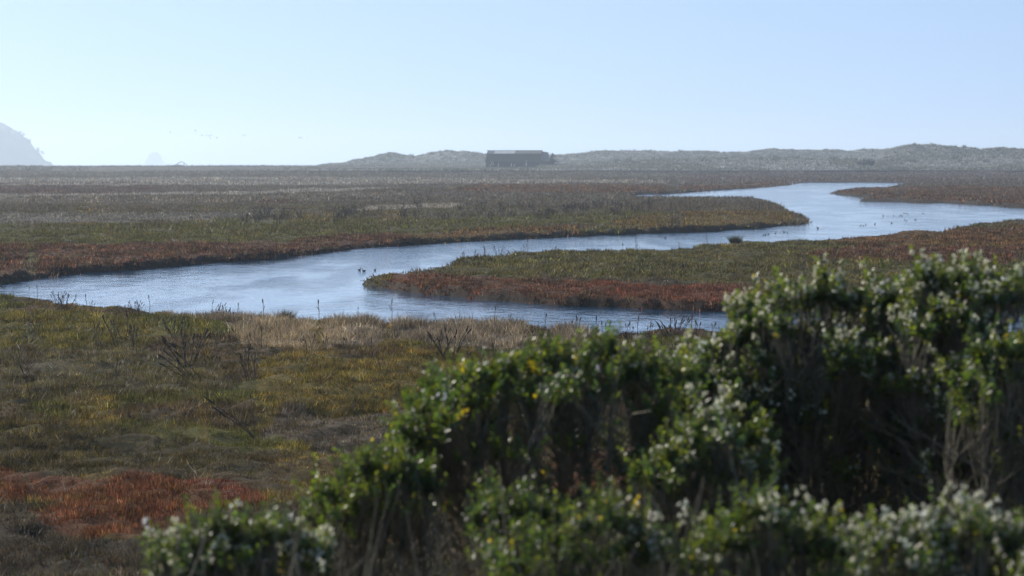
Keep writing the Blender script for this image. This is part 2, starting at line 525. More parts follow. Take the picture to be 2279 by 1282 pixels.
# (y0, y1, tufts per m2, blades, height, width, tuft radius)
BANDS = [(36, 60, 120, 9, .085, .012, .10), (60, 90, 62, 9, .095, .018, .13), (90, 135, 28, 9, .11, .028, .18), (135, 220, 9, 9, .13, .055, .3),
         (220, 400, 2.6, 8, .18, .09, .5), (400, 700, .6, 7, .28, .16, .75), (700, 1300, .14, 7, .4, .3, 1.3)]
for y0, y1, dens, nb, hh, ww, sp in BANDS:
    x, y = scatter(y0, y1, dens)
    s = water_sd(x, y)
    keep = s > 0.12 * np.clip(y / 200, .6, 3)
    x, y, s = x[keep], y[keep], s[keep]
    z = land_z(x, y, s)
    kind, pick, mean = flora(x, y, rng.random(len(x)))
    col_ = lerp(mean, CARR[pick], .75)
    kk = max(60, y0) / 60
    col_ = col_ * np.exp(rng.normal(0, .25 if y0 < 200 else .12, len(x)) + (fbm(x * 2.2 / kk, y * 1.3 / kk, 88, 3) - .5) * (1.8 if y0 < 200 else .8))[:, None]
    clump = fbm(x * 0.8 * 60 / max(60, y0), y * 0.8 * 60 / max(60, y0), 77, 3)
    hs = hh * (0.5 + 1.1 * sstep(.3, .7, clump))
    for kd in (0, 1, 2):
        q = kind == kd
        if not q.any(): continue
        hm, wm, lean, jit = {0: (1, 1, .75, .48), 1: (.9, 1.4, .45, .55), 2: (2.0, .8, .75, .4)}[kd]
        acc[kd].append(blades(x[q], y[q], z[q], nb, hs[q] * hm, ww * wm, sp, col_[q], lean, jit))


def tri_object(name, chunks, mat):
    V = np.concatenate([c[0] for c in chunks]); Cc = np.concatenate([c[1] for c in chunks])
    return np_mesh(name, V, np.arange(len(V)).reshape(-1, 3), mat, Cc)


# pale dead twigs lying about in the front marsh
x, y = scatter(48, 105, 0.45)
s = water_sd(x, y); k = (s > .6) & (fbm(x * .15, y * .1, 66, 3) > .5)
x, y, s = x[k], y[k], s[k]
acc[2].append(blades(x, y, land_z(x, y, s), 3, .2, .014, .10, np.tile(np.array([.36, .33, .27]), (len(x), 1)), .9, .3))
o = tri_object("marsh_grass", acc[0], M_grass); tag(o, "matted olive and brown salt grass covering the marsh", "grass", kind="stuff")
o = tri_object("pickleweed_ground_cover", acc[1], M_red); tag(o, "rust red pickleweed growing in bands along the banks", "pickleweed", kind="stuff")
o = tri_object("dry_grass", acc[2], M_dry); tag(o, "pale tan dry grass along the near bank", "grass", kind="stuff")

# reeds on the far point
n = 1700
u = rng.random(n) * 330 + 1400; v = 452 + rng.random(n) * 20
u = u + rng.normal(0, 14, n)
x, y = ground_pt(u, v, .5)
s = water_sd(x, y); k = (s > .5) & (fbm(x * .12, y * .05, 44, 3) > .47)
x, y, s = x[k], y[k], s[k]
o = tri_object("reeds", [blades(x, y, land_z(x, y, s), 4, .35 + .75 * rng.random(len(x)) ** 1.5, .06, .8, np.tile(np.array([.095, .073, .052]), (len(x), 1)) * np.exp(rng.normal(0, .3, (len(x), 1))), .2, .3)], M_grass)
tag(o, "dark upright reeds crowding the far grassy point", "reeds", kind="stuff")

# ------------------------------------------------------------------ dunes
SKY1 = np.array([(700, 368), (780, 360), (800, 352), (830, 346), (866, 339), (885, 343), (920, 348), (960, 338), (1000, 333), (1030, 337), (1060, 343), (1100, 345),
                 (1200, 343), (1300, 343), (1340, 336), (1400, 338), (1460, 336), (1500, 338), (1560, 333), (1600, 338), (1660, 336), (1710, 331), (1760, 335),
                 (1830, 333), (1870, 337), (1960, 334), (2060, 333), (2160, 334), (2279, 333), (2500, 330), (2800, 336), (3300, 334)], float)
SKY2 = np.array([(1820, 372), (1880, 362), (1950, 346), (1990, 335), (2030, 326), (2060, 325), (2092, 319), (2120, 325), (2160, 333), (2200, 336), (2240, 331), (2279, 334),
                 (2400, 338), (2600, 345), (3300, 350)], float)
SKY3 = np.array([(1200, 368), (1350, 362), (1450, 356), (1560, 352), (1700, 353), (1800, 350), (1900, 354), (2000, 357), (2150, 352), (2279, 348), (2500, 350), (3300, 352)], float)
D1, D2, D3 = 2080.0, 1640.0, 1420.0


def dune_z(x, y):
    out = land_z(x, y, np.full(x.shape, 50.0)) - 0.6
    for S, D, w, nz in ((SKY1, D1, 170, 1.0), (SKY2, D2, 110, 1.0), (SKY3, D3, 90, .6)):
        a, b = ray(S[:, 0], S[:, 1])
        xs = a * D; zs = CAM_H + b * D
        yy = y + (fbm(x * .01, y * .01, 19, 3) - .5) * 160
        top = np.interp(x, xs, zs, left=0) - 0.9
        env = np.exp(-((yy - D) / w) ** 2)
        rough = (fbm(x * .035, y * .03, 41, 5, .6) - .5) * 8 * nz
        z = 2.6 + (top - 2.6) * env + rough * env * sstep(2, 7, top)
        out = np.where(top > 2.6, np.maximum(out, z), out)
    return out


yr = np.arange(1240, 2400, 5.0)
tt = np.arange(-0.085, 0.36, 0.00075)
gx = tt[None, :] * yr[:, None]; gy = np.repeat(yr[:, None], len(tt), 1)
X, Y = gx.ravel(), gy.ravel()
Z = dune_z(X, Y)
cn = fbm(X * .05, Y * .03, 61, 4); cb = fbm(X * .16, Y * .1, 62, 3)
dc = lerp(np.array([.175, .168, .155])[None], np.array([.215, .207, .19])[None], sstep(.42, .62, cn)[:, None])
dc = lerp(dc, np.array([.085, .085, .06])[None], sstep(.42, .62, cb)[:, None] * .7)
nr, nc = gx.shape
i = (np.arange(nr - 1)[:, None] * nc + np.arange(nc - 1)[None, :]).ravel()
o = np_mesh("dunes", np.stack([X, Y, Z], 1), np.stack([i, i + 1, i + nc + 1, i + nc], 1), M_ground, dc, smooth=True)
tag(o, "long low grassy sand dunes closing off the marsh", "dunes", kind="structure")

# scrub over dunes and along the far edge of the flats
n = 70000
y = 1250 + rng.random(n) * 1000
x = (-0.08 + rng.random(n) * 0.30) * y
k = fbm(x * .03, y * .02, 63, 4) > .44
x, y = x[k], y[k]
z = dune_z(x, y); k = z > land_z(x, y, np.full(x.shape, 50.0)) + .1
x, y, z = x[k], y[k], z[k]
s1 = blades(x, y, z, 7, .6 + .6 * rng.random(len(x)), .6, 1.0, np.tile(np.array([.12, .122, .09]), (len(x), 1)), .5, .3)
n = 16000
y = 1150 + rng.random(n) * 1050
x = (-0.24 + rng.random(n) * 0.34) * y
k = fbm(x * .003, y * .016, 64, 4) > .53
x, y = x[k], y[k]
z = land_z(x, y)
k = z > 1
x, y, z = x[k], y[k], z[k]
xm = (-0.08 + rng.random(70000) * 0.30); ym = 1250 + rng.random(70000) * 1000; xm = xm * ym
zm = dune_z(xm, ym); k = zm > land_z(xm, ym, np.full(xm.shape, 50.0)) + .1
xm, ym, zm = xm[k], ym[k], zm[k]
s3 = blades(xm, ym, zm, 6, .5 + .4 * rng.random(len(xm)), .5, 1.2, np.array([[.205, .196, .18]]) * np.exp(rng.normal(0, .35, (len(xm), 1))), .7, .3)
xb = (-0.075 + rng.random(2600) * 0.29); yb = 1350 + rng.random(2600) * 850; xb = xb * yb
zb_ = dune_z(xb, yb); kb = zb_ > 6
s4 = blades(xb[kb], yb[kb], zb_[kb], 16, .7 + 1.2 * rng.random(kb.sum()) ** 2, .8, 1.2, np.tile(np.array([.09, .092, .068]), (kb.sum(), 1)), .5, .3)
s2 = blades(x, y, z, 6, .6 + .6 * rng.random(len(x)), .7, 1.6, np.tile(np.array([.085, .075, .058]), (len(x), 1)), .5, .3)
o = tri_object("scrub", [s1, s2, s3, s4], M_grass); tag(o, "low dark scrub scattered over the dunes and far flats", "scrub", kind="stuff")

# ------------------------------------------------------------------ headland and sea stack
M_rock = simple_mat("coast_rock", (.10, .10, .085), .95, .35, .03)
D = 6300.0
prof = [(-700, 300), (-500, 268), (-300, 262), (-120, 262), (-40, 266), (0, 275), (16, 281), (25, 287), (36, 290), (46, 297), (52, 304), (62, 312), (70, 320), (77, 331),
        (84, 336), (92, 345), (98, 356), (108, 364), (118, 369)]
pu, pz = [], []
for u_, v_ in prof:
    p = at(u_, v_, D); pu.append(p.x); pz.append(p.z)
pu, pz = np.array(pu), np.array(pz)
xs = np.arange(pu[0], pu[-1], 2.2); yo = np.arange(-130, 480, 9.0)
gx, gy = np.meshgrid(xs, yo)
top = np.interp(gx, pu, pz)
e = np.where(gy < 0, np.sqrt(np.clip(1 - (gy / 130) ** 2, 0, 1)) ** .8, np.clip(1 - (gy / 480) ** 2, 0, 1))
Zh = -3 + (top + 3) * e + (fbm(gx * .045, gy * .045, 71, 5, .6) - .5) * 16 * e
nr, nc = gx.shape
i = (np.arange(nr - 1)[:, None] * nc + np.arange(nc - 1)[None, :]).ravel()
o = np_mesh("headland", np.stack([(gx * (1 + gy / D) - .03 * np.abs(gy)).ravel(), gy.ravel() + D, Zh.ravel()], 1), np.stack([i, i + 1, i + nc + 1, i + nc], 1), M_rock, smooth=False)
tag(o, "steep blue grey headland dropping to the sea, fading in haze", "headland", kind="structure")
tp = at(48, 297, D)
nn = 150
x = np.interp(rng.random(nn), [0, 1], [pu[0] + 60, at(90, 300, D).x]); y = D + rng.random(nn) * 60
z = np.interp(x, pu, pz) - 3
V, _ = blades(x, y, z, 14, 3 + 5 * rng.random(nn) ** 2, 2.5, 3.0, np.tile(np.array([.05, .06, .035]), (nn, 1)), .3, .2)
ht = np_mesh("woods", V, np.arange(len(V)).reshape(-1, 3), M_grass, np.tile(np.array([.05, .06, .035]), (len(V), 1)))
tag(ht, "trees fringing the crest of the hazy headland", "woods", kind="stuff")

Dk = 13000.0
outl = [(320, 369), (325, 358), (331, 346), (338, 339), (347, 337), (353, 340), (359, 350), (364, 360), (369, 369)]
c0 = at(344, 369, Dk)
rings, faces = [], []
K = 20
lev = np.linspace(0, 1, 12)
lo = [p for p in outl[:5]]; ro = [p for p in outl[4:]][::-1]
for li, t in enumerate(lev):
    v_ = lerp(371, 337.5, t)
    ul = np.interp(-v_, [-p[1] for p in lo], [p[0] for p in lo]); ur = np.interp(-v_, [-p[1] for p in ro], [p[0] for p in ro])
    pl, pr = at(ul, v_, Dk), at(ur, v_, Dk)
    cxm, rx = (pl.x + pr.x) / 2, (pr.x - pl.x) / 2 + .6
    for k_ in range(K):
        a = 2 * math.pi * k_ / K
        j = 1 + .12 * (random.random() - .5)
        rings.append((cxm + rx * math.cos(a) * j - c0.x, rx * .8 * math.sin(a) * j, pl.z if li else -2))
for li in range(len(lev) - 1):
    for k_ in range(K):
        faces.append((li * K + k_, li * K + (k_ + 1) % K, (li + 1) * K + (k_ + 1) % K, (li + 1) * K + k_))
faces.append(tuple(range((len(lev) - 1) * K, len(lev) * K)))
o = poly_mesh("sea_stack", rings, faces, M_rock); o.location = (c0.x, Dk, 0)
tag(o, "faint domed rock standing in the sea right of the headland", "sea rock")

# ------------------------------------------------------------------ barn
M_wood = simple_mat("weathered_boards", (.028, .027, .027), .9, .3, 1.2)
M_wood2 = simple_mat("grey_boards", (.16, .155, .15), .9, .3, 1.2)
M_tin = simple_mat("pale_roofing", (.50, .49, .47), .6, .2, .8)
M_shingle = simple_mat("mossy_shingle", (.15, .14, .12), .9, .35, 1.0)
M_door_shade = simple_mat("painted_interior_shade", (.012, .012, .013), .95, .1, 1.0)
BD = 1500.0


def slab(a, b, c, d, t):
    """quad a b c d (Vectors) given a thickness t along its normal"""
    a, b, c, d = [Vector(q) for q in (a, b, c, d)]
    nrm = (b - a).cross(d - a).normalized() * t
    v = [a, b, c, d, a - nrm, b - nrm, c - nrm, d - nrm]
    return v, [(0, 1, 2, 3), (7, 6, 5, 4), (0, 4, 5, 1), (1, 5, 6, 2), (2, 6, 7, 3), (3, 7, 4, 0)]


def join(parts):
    V, Fc = [], []
    for v, f in parts:
        n0 = len(V); V += [tuple(q) for q in v]; Fc += [tuple(q + n0 for q in g) for g in f]
    return V, Fc


def boxp(x0, x1, y0, y1, z0, z1):
    v = [(x0, y0, z0), (x1, y0, z0), (x1, y1, z0), (x0, y1, z0), (x0, y0, z1), (x1, y0, z1), (x1, y1, z1), (x0, y1, z1)]
    return v, [(0, 3, 2, 1), (4, 5, 6, 7), (0, 1, 5, 4), (1, 2, 6, 5), (2, 3, 7, 6), (3, 0, 4, 7)]


bl = at(1079, 371, BD)
barn = empty("ruined_barn", (bl.x + .6, BD, bl.z - .2), R(-11))
tag(barn, "long dark weathered barn with patched pale roof and collapsed right end before the dunes", "barn")
L, Dp = 28.5, 15.0      # length, depth; local x along the front
EV, KN, RG = 2.7, 7.0, 8.7     # eave, gambrel break, ridge
# walls: front with three openings, back, two gables
wp = []
xo = [(3.0, 5.2), (9.0, 12.5), (17.5, 19.5)]
x_ = 0.0
for a0, a1 in xo:
    wp.append(boxp(x_, a0, 0, .2, -.6, EV)); wp.append(boxp(a0, a1, .002, .2, 2.1, EV)); x_ = a1
wp.append(boxp(x_, L, 0, .2, -.6, EV)); wp.append(boxp(0, L, Dp - .2, Dp, -.6, EV))
v, f = join(wp); poly_mesh("wall", v, f, M_wood, barn)
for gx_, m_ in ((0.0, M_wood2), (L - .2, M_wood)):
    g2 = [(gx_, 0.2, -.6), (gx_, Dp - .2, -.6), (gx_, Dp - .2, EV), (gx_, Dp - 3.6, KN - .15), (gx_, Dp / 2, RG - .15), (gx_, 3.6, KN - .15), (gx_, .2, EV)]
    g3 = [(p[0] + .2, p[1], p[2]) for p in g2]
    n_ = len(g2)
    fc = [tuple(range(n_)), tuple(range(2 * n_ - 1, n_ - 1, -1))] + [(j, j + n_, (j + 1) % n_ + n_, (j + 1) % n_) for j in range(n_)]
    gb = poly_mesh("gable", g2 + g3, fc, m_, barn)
    if gx_ == 0.0: gb['label'] = "pale left gable"
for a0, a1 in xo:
    v, f = boxp(a0 + .05, a1 - .05, .9, 1.1, -.6, 2.6); poly_mesh("doorway_shade", v, f, M_door_shade, barn)  # near-black panel paints the shade inside each opening
# roof: lower slopes, then three patches on the upper front slope, back slope
v, f = join([slab((-.4, -.5, EV - .2), (L + .3, -.5, EV - .2), (L + .3, 3.6, KN), (-.4, 3.6, KN), -.12)])
poly_mesh("lower_roof", v, f, M_wood, barn)  # dark colour paints the shade on this front slope
for x0, x1, m_, lb in ((-.4, 3.6, M_wood2, "weathered grey roof patch"), (3.6, 14.6, M_tin, "pale tin roof patch with sunlight put into its colour"), (14.6, L + .3, M_shingle, "brown mossy roof patch")):
    v, f = join([slab((x0, 3.55, KN + .03), (x1, 3.55, KN + .03), (x1, Dp / 2, RG), (x0, Dp / 2, RG), -.12)])
    q = poly_mesh("upper_roof", v, f, m_, barn); q['label'] = lb  # pale tin tone also paints the sun caught by the upper slope
v, f = join([slab((L + .3, Dp - 3.6, KN), (-.4, Dp - 3.6, KN), (-.4, Dp / 2, RG), (L + .3, Dp / 2, RG), -.12),
             slab((L + .3, Dp + .5, EV - .2), (-.4, Dp + .5, EV - .2), (-.4, Dp - 3.6, KN), (L + .3, Dp - 3.6, KN), -.12)])
poly_mesh("back_roof", v, f, M_shingle, barn)
v, f = boxp(-.5, L + .4, Dp / 2 - .2, Dp / 2 + .2, RG - .05, RG + .18); poly_mesh("ridge_cap", v, f, M_shingle, barn)
v, f = join([boxp(-.9, -.45, 5.5, 9.4, RG - .1, RG + .15)]); poly_mesh("hay_hood", v, f, M_wood, barn)
# lean-to on the left back and collapsed right extension
v, f = join([slab((-.05, 6.0, 4.5), (-1.3, 6.0, 2.6), (-1.3, Dp, 2.6), (-.05, Dp, 4.5), .15), boxp(-1.2, -1.0, 6.2, Dp - .1, -.6, 2.5)])
poly_mesh("side_shed", v, f, M_wood, barn)
v, f = join([slab((L + .35, 1.5, 3.6), (L + 5.3, 1.5, 3.4), (L + 3.6, 7.5, 7.7), (L + .35, 7.5, 8.1), -.12)])
poly_mesh("lower_extension_roof", v, f, M_wood2, barn)['label'] = "grey roof of the lower right extension"
v, f = join([boxp(L + .2, L + 6, 1.7, 1.9, -.6, 3.3), boxp(L + 5.8, L + 6, 1.9, 12, -.6, 3.2)])
poly_mesh("extension_wall", v, f, M_wood, barn)
v, f = join([slab((L + 5.4, 3, 5.0), (L + 6.3, 3, 4.6), (L + 7.2, 7.4, 6.0), (L + 5.6, 7.4, 7.5), -.15),
             ([(L + 5.2, 2.2, -.5), (L + 13.4, 2.2, -.5), (L + 5.2, 2.2, 4.9), (L + 5.2, 7, -.5), (L + 12.8, 7, -.5), (L + 5.2, 7, 5.6)],
              [(0, 1, 2), (5, 4, 3), (0, 3, 4, 1), (1, 4, 5, 2), (2, 5, 3, 0)])])
poly_mesh("collapsed_roof", v, f, M_wood, barn)
P, Rd = [], []
for k_ in range(6):
    a = (L + 5.5 + k_ * 1.25, 2.0, -.4); b = (L + 5.5 + k_ * 1.25 + .3, 2.2, 4.1 - k_ * .55)
    P.append([a, b]); Rd.append([.12, .1])
for k_ in range(4):
    a = (L + 4.8 + k_ * .8, 7.2, 7.4 - k_ * .5); b = (L + 6.0 + k_ * 1.5, 3.0, 3.8 - k_ * .7)
    P.append([a, b]); Rd.append([.13, .1])
for a, b in zip(P, Rd):
    V, Fq = tubes(np.array([a], float), np.array([b])); np_mesh("rafter", V, Fq, M_wood, parent=barn)
for (bx0, bz0, bx1, bz1, wd) in ((2.2, .3, 3.3, 3.0, .35), (3.6, 1.0, 4.1, 2.4, .3), (6.6, .2, 6.7, 2.3, .3), (13.4, .2, 13.6, 1.9, .5), (14.6, .4, 15.6, 1.4, .4), (20.6, 2.9, 22.2, 3.3, .5), (21.4, .6, 21.6, 2.2, .4)):
    v, f = slab((bx0, -.62, bz0), (bx0 + wd, -.62, bz0), (bx1 + wd, -.58, bz1), (bx1, -.58, bz1), .06)
    poly_mesh("loose_board", v, f, M_tin, barn)
v, f = boxp(-.28, -.06, 2.2, 4.4, -.5, 6.0); poly_mesh("gable_board", v, f, M_tin, barn)
# pale posts by the right end: a short fence
fp = at(1235, 366, 1485)
fence = empty("broken_fence", (fp.x, 1485, fp.z - .1))
tag(fence, "short row of pale broken fence posts at the barn's collapsed end", "fence")
for k_ in range(7):
    hh = 1.2 + .5 * random.random()
    v, f = boxp(k_ * .8 - .09, k_ * .8 + .09, -.09, .09, -.5, hh); poly_mesh("post", v, f, M_tin, fence)
v, f = boxp(-.2, 5.0, -.16, -.10, .8, 1.0); poly_mesh("rail", v, f, M_tin, fence)

# ruined shed at the foot of the dunes, with a bush beside it
sp_ = at(1908, 369, 1300)
hut = empty("tumbledown_shed", (sp_.x, 1300, sp_.z - .2))
tag(hut, "small dark tumbledown shed below the highest dune", "shed")
v, f = join([boxp(0, .25, 0, 3, -.4, 1.5), boxp(3.6, 3.85, 0, 3, -.4, 1.5), boxp(.25, 3.6, 2.7, 2.95, -.4, 1.5), boxp(-.2, 5.2, -.3, -.1, -.4, .4)])
poly_mesh("wall", v, f, M_wood, hut)
v, f = join([slab((-.3, -.4, 1.45), (4.1, -.4, 1.55), (3.4, 1.5, 2.3), (.6, 1.5, 2.1), -.15), slab((4.1, 3.3, 1.5), (-.3, 3.3, 1.5), (.6, 1.5, 2.1), (3.4, 1.5, 2.3), -.15)])
poly_mesh("roof", v, f, M_wood, hut)
v, f = boxp(2.9, 3.7, 1.2, 1.9, 2.1, 3.1); poly_mesh("chimney", v, f, M_wood, hut)

# pale pole frame on the far left flats
fr = at(387, 369.5, 2000)
frame = empty("driftwood_shelter", (fr.x, 2000, fr.z))
tag(frame, "pale low peaked driftwood frame on the far shore", "shelter")
P = np.array([[(0, 0, .2), (2.2, 0, 1.6), (5, 0, 3.3)], [(5, 0, 3.3), (7.4, 0, 1.9), (9.5, 0, .2)], [(2.6, 0, -.5), (2.6, 0, .6), (2.6, 0, 1.8)], [(7.2, 0, -.5), (7.2, 0, .6), (7.2, 0, 1.9)],
              [(5, 0, 3.3), (5, 1.5, 3.25), (5, 3, 3.2)], [(0, 3, .2), (2.4, 3, 1.6), (5, 3, 3.2)], [(5, 3, 3.2), (7.4, 3, 1.9), (9.5, 3, .2)]], float)
for k_, nm in enumerate(("rafter", "rafter", "post", "post", "ridge_pole", "rafter", "rafter")):
    V, Fq = tubes(P[k_:k_ + 1], np.full((1, 3), .17)); np_mesh(nm, V, Fq, M_tin, parent=frame)


# ------------------------------------------------------------------ birds
M_duck = simple_mat("duck_plumage", (.022, .020, .019), .7, .3, 12)
M_bird = simple_mat("grey_plumage", (.06, .06, .062), .8, .2, 10)


def loft(sections, sides=10):
    """sections: (x, z, half width, half height) along the body"""
    V, Fc = [], []
    for (cx_, cz, rw, rh) in sections:
        for k_ in range(sides):
            a = 2 * math.pi * k_ / sides
            V.append((cx_, rw * math.cos(a), cz + rh * math.sin(a)))
    for j in range(len(sections) - 1):
        for k_ in range(sides):
            Fc.append((j * sides + k_, j * sides + (k_ + 1) % sides, (j + 1) * sides + (k_ + 1) % sides, (j + 1) * sides + k_))
    Fc.append(tuple(range(sides))[::-1]); Fc.append(tuple(range((len(sections) - 1) * sides, len(sections) * sides)))
    return V, Fc


body = [(-.30, .13, .012, .008), (-.24, .10, .05, .03), (-.12, .075, .09, .07), (.02, .07, .105, .085), (.13, .09, .09, .085), (.185, .14, .055, .07), (.195, .20, .034, .05),
        (.20, .255, .030, .035), (.21, .30, .036, .034), (.235, .315, .036, .036), (.265, .31, .026, .026), (.285, .302, .014, .012), (.33, .296, .011, .006)]
v, f = loft(body)
duck0 = poly_mesh("duck", v, f, M_duck, smooth=True)
sit = [(-.26, .10, .012, .008), (-.2, .085, .06, .03), (-.1, .07, .09, .06), (.02, .065, .10, .075), (.11, .08, .08, .07), (.15, .115, .05, .055), (.165, .155, .032, .04),
       (.19, .18, .032, .032), (.22, .178, .022, .022), (.24, .17, .010, .008), (.275, .168, .008, .005)]
v, f = loft(sit)
duck1 = poly_mesh("duck", v, f, M_duck, smooth=True)
DUCKS = [
    (800, 602, 0, 1.0, 10, "dark duck leading the trio left of the grassy point, leftmost of the three", "trio of ducks by the middle point"),
    (810, 604, 0, 1.0, 170, "middle duck of the trio left of the grassy point", "trio of ducks by the middle point"),
    (834.5, 602, 0, .85, 20, "duck trailing the trio, nearest the tip of the grassy point", "trio of ducks by the middle point"),
    (1481, 530.5, 0, .95, 5, "lone dark duck on the straight reach below the far bank", "ducks on the upper channel"),
    (1386, 545, 0, .8, 200, "dark duck close by the grass of the middle bank", "ducks on the upper channel"),
    (1699, 524, 1, 1.1, 15, "low floating duck at the left end of the line near the round rush tuft", "line of ducks off the near shore"),
    (1704, 523, 1, 1.1, 190, "second duck of the line near the rush tuft, touching the first", "line of ducks off the near shore"),
    (1710, 521.5, 1, 1.2, 10, "third and larger duck of the line near the rush tuft", "line of ducks off the near shore"),
    (1726, 519.5, 0, .95, 30, "duck between the line of three and the upright pair", "line of ducks off the near shore"),
    (1745, 517, 0, .9, 160, "left duck of the upright pair off the near shore", "line of ducks off the near shore"),
    (1752, 518.5, 0, .8, 20, "right duck of the upright pair off the near shore", "line of ducks off the near shore"),
    (1820, 508.5, 0, 1.2, 80, "lone upright duck below the tip of the far reedy point", None),
    (1807.5, 501.5, 1, .6, 0, "tiny low duck under the tip of the far reedy point", None),
    (1915, 502.5, 0, .85, 0, "leftmost of three small ducks in the middle of the bay", "three ducks mid bay"),
    (1921.5, 503, 0, .8, 180, "middle one of three small ducks in the middle of the bay", "three ducks mid bay"),
    (1927, 501, 0, .85, 60, "rightmost of three small ducks in the middle of the bay", "three ducks mid bay"),
    (1947, 499.5, 0, 1.1, 20, "larger lone duck right of the three small ducks", None),
    (1984.5, 497, 0, 1.0, 80, "lone duck at the lower edge of the ruffled water", None),
    (2013, 490, 0, .95, 30, "left duck of a close pair under the far flock", "pair under the far flock"),
    (2017.5, 491.5, 0, .8, 90, "right duck of a close pair under the far flock", "pair under the far flock"),
    (2037.5, 490, 0, .9, 100, "single duck right of the pair under the far flock", None),
    (1965.5, 481.5, 0, 1.15, 60, "bold dark duck at the left end of the far flock", "far flock of ducks"),
    (1976.5, 481.5, 1, .7, 0, "faint small duck second from the left in the far flock", "far flock of ducks"),
    (1988.5, 480, 0, .95, 40, "lone duck midway along the far flock", "far flock of ducks"),
    (2055, 475, 0, .9, 90, "lone duck far right of the far flock", "far flock of ducks"),
] + [(a, b, c_, s_, h_, "dark duck in the tight knot of the far flock", "knot of ducks in the far flock") for a, b, c_, s_, h_ in (
    (2002, 481.5, 1, .9, 30), (2004.5, 479.5, 0, .9, 70), (2007.5, 481.5, 0, .95, 10), (2012, 475, 0, .8, 90), (2015, 475.5, 0, .7, 20), (2018.5, 476, 0, .75, 140), (2021, 478, 1, .8, 0))]
first = {0: duck0, 1: duck1}; used = set()
for (u_, v_, k_, sc, hd, lb, gr) in DUCKS:
    px, py = ground_pt(u_, v_, 0.0)
    o = first[k_] if k_ not in used else first[k_].copy()
    if k_ in used: COL.objects.link(o)
    used.add(k_)
    for key in ('group',):
        if key in o: del o[key]
    o.location = (float(px), float(py), -.01); o.rotation_euler = (0, 0, R(hd + 45)); o.scale = (sc * .5, sc * .5, sc * .56)
    tag(o, lb, "duck", gr)

# flying birds: body with two raised wings, one mesh
v, f = loft([(-.3, 0, .02, .01), (-.18, 0, .05, .04), (0, 0, .07, .06), (.14, .01, .05, .05), (.22, .03, .03, .03), (.32, .025, .008, .008)], 8)
n0 = len(v)
for s_ in (-1, 1):
    w_ = [(.12, .04 * s_, .03), (.10, .35 * s_, .22), (.0, .72 * s_, .26), (-.12, .35 * s_, .20), (-.12, .04 * s_, .02)]
    b0 = len(v)
    v += w_ + [(p[0], p[1], p[2] - .02) for p in w_]
    f += [tuple(b0 + j for j in range(5)), tuple(b0 + 9 - j for j in range(5))] + [(b0 + j, b0 + (j + 1) % 5, b0 + 5 + (j + 1) % 5, b0 + 5 + j) for j in range(5)]
fly0 = poly_mesh("flying_bird", v, f, M_bird)
FLY = [(379, 295, .9, "single faint bird flying at the far left, nearest the headland", "flock flying over the flats"),
       (435, 291.5, 1, "highest bird of the flock flying over the far shore", "flock flying over the flats"),
       (449.5, 301, 1, "bird flying just left of the tight bunch over the pole frame", "flock flying over the flats"),
       (459, 301.5, .7, "faint small bird in the bunch flying over the far shore", "bunch of flying birds"), (466, 303, 1.1, "boldest bird of the bunch flying over the far shore", "bunch of flying birds"),
       (470.5, 301, .9, "upper right bird of the bunch flying over the far shore", "bunch of flying birds"), (468.5, 308, .7, "lowest tiny bird under the flying bunch", "bunch of flying birds"),
       (483, 307, 1, "low bird flying just right of the bunch", "flock flying over the flats"),
       (540, 301.5, 1, "left bird of the flying pair in mid sky", "middle pair of flying birds"), (545, 301, .9, "right bird of the flying pair in mid sky", "middle pair of flying birds"),
       (666.5, 307, 1.15, "left bird of the right hand pair, the darkest in the sky", "right pair of flying birds"), (671, 307.5, 1, "right bird of the right hand pair in the sky", "right pair of flying birds"),
       (684, 308, .8, "faint last bird at the right end of the flying birds", None)]
for j, (u_, v_, sc, lb, gr) in enumerate(FLY):
    o = fly0 if j == 0 else fly0.copy()
    if j: COL.objects.link(o)
    if 'group' in o: del o['group']
    o.location = at(u_, v_, 800 + 8 * j); o.rotation_euler = (0.3 * random.uniform(-1, 1), 0, R(random.uniform(-50, 50))); o.scale = (sc * .7,) * 3
    tag(o, lb, "bird", gr)

# ------------------------------------------------------------------ dead weed stalks, one plant each
M_stalk = simple_mat("dead_stalk", (.060, .046, .036), .9, .35, 3)
M_seed = simple_mat("stalk_seed_head", (.075, .050, .036), .9, .35, 6)


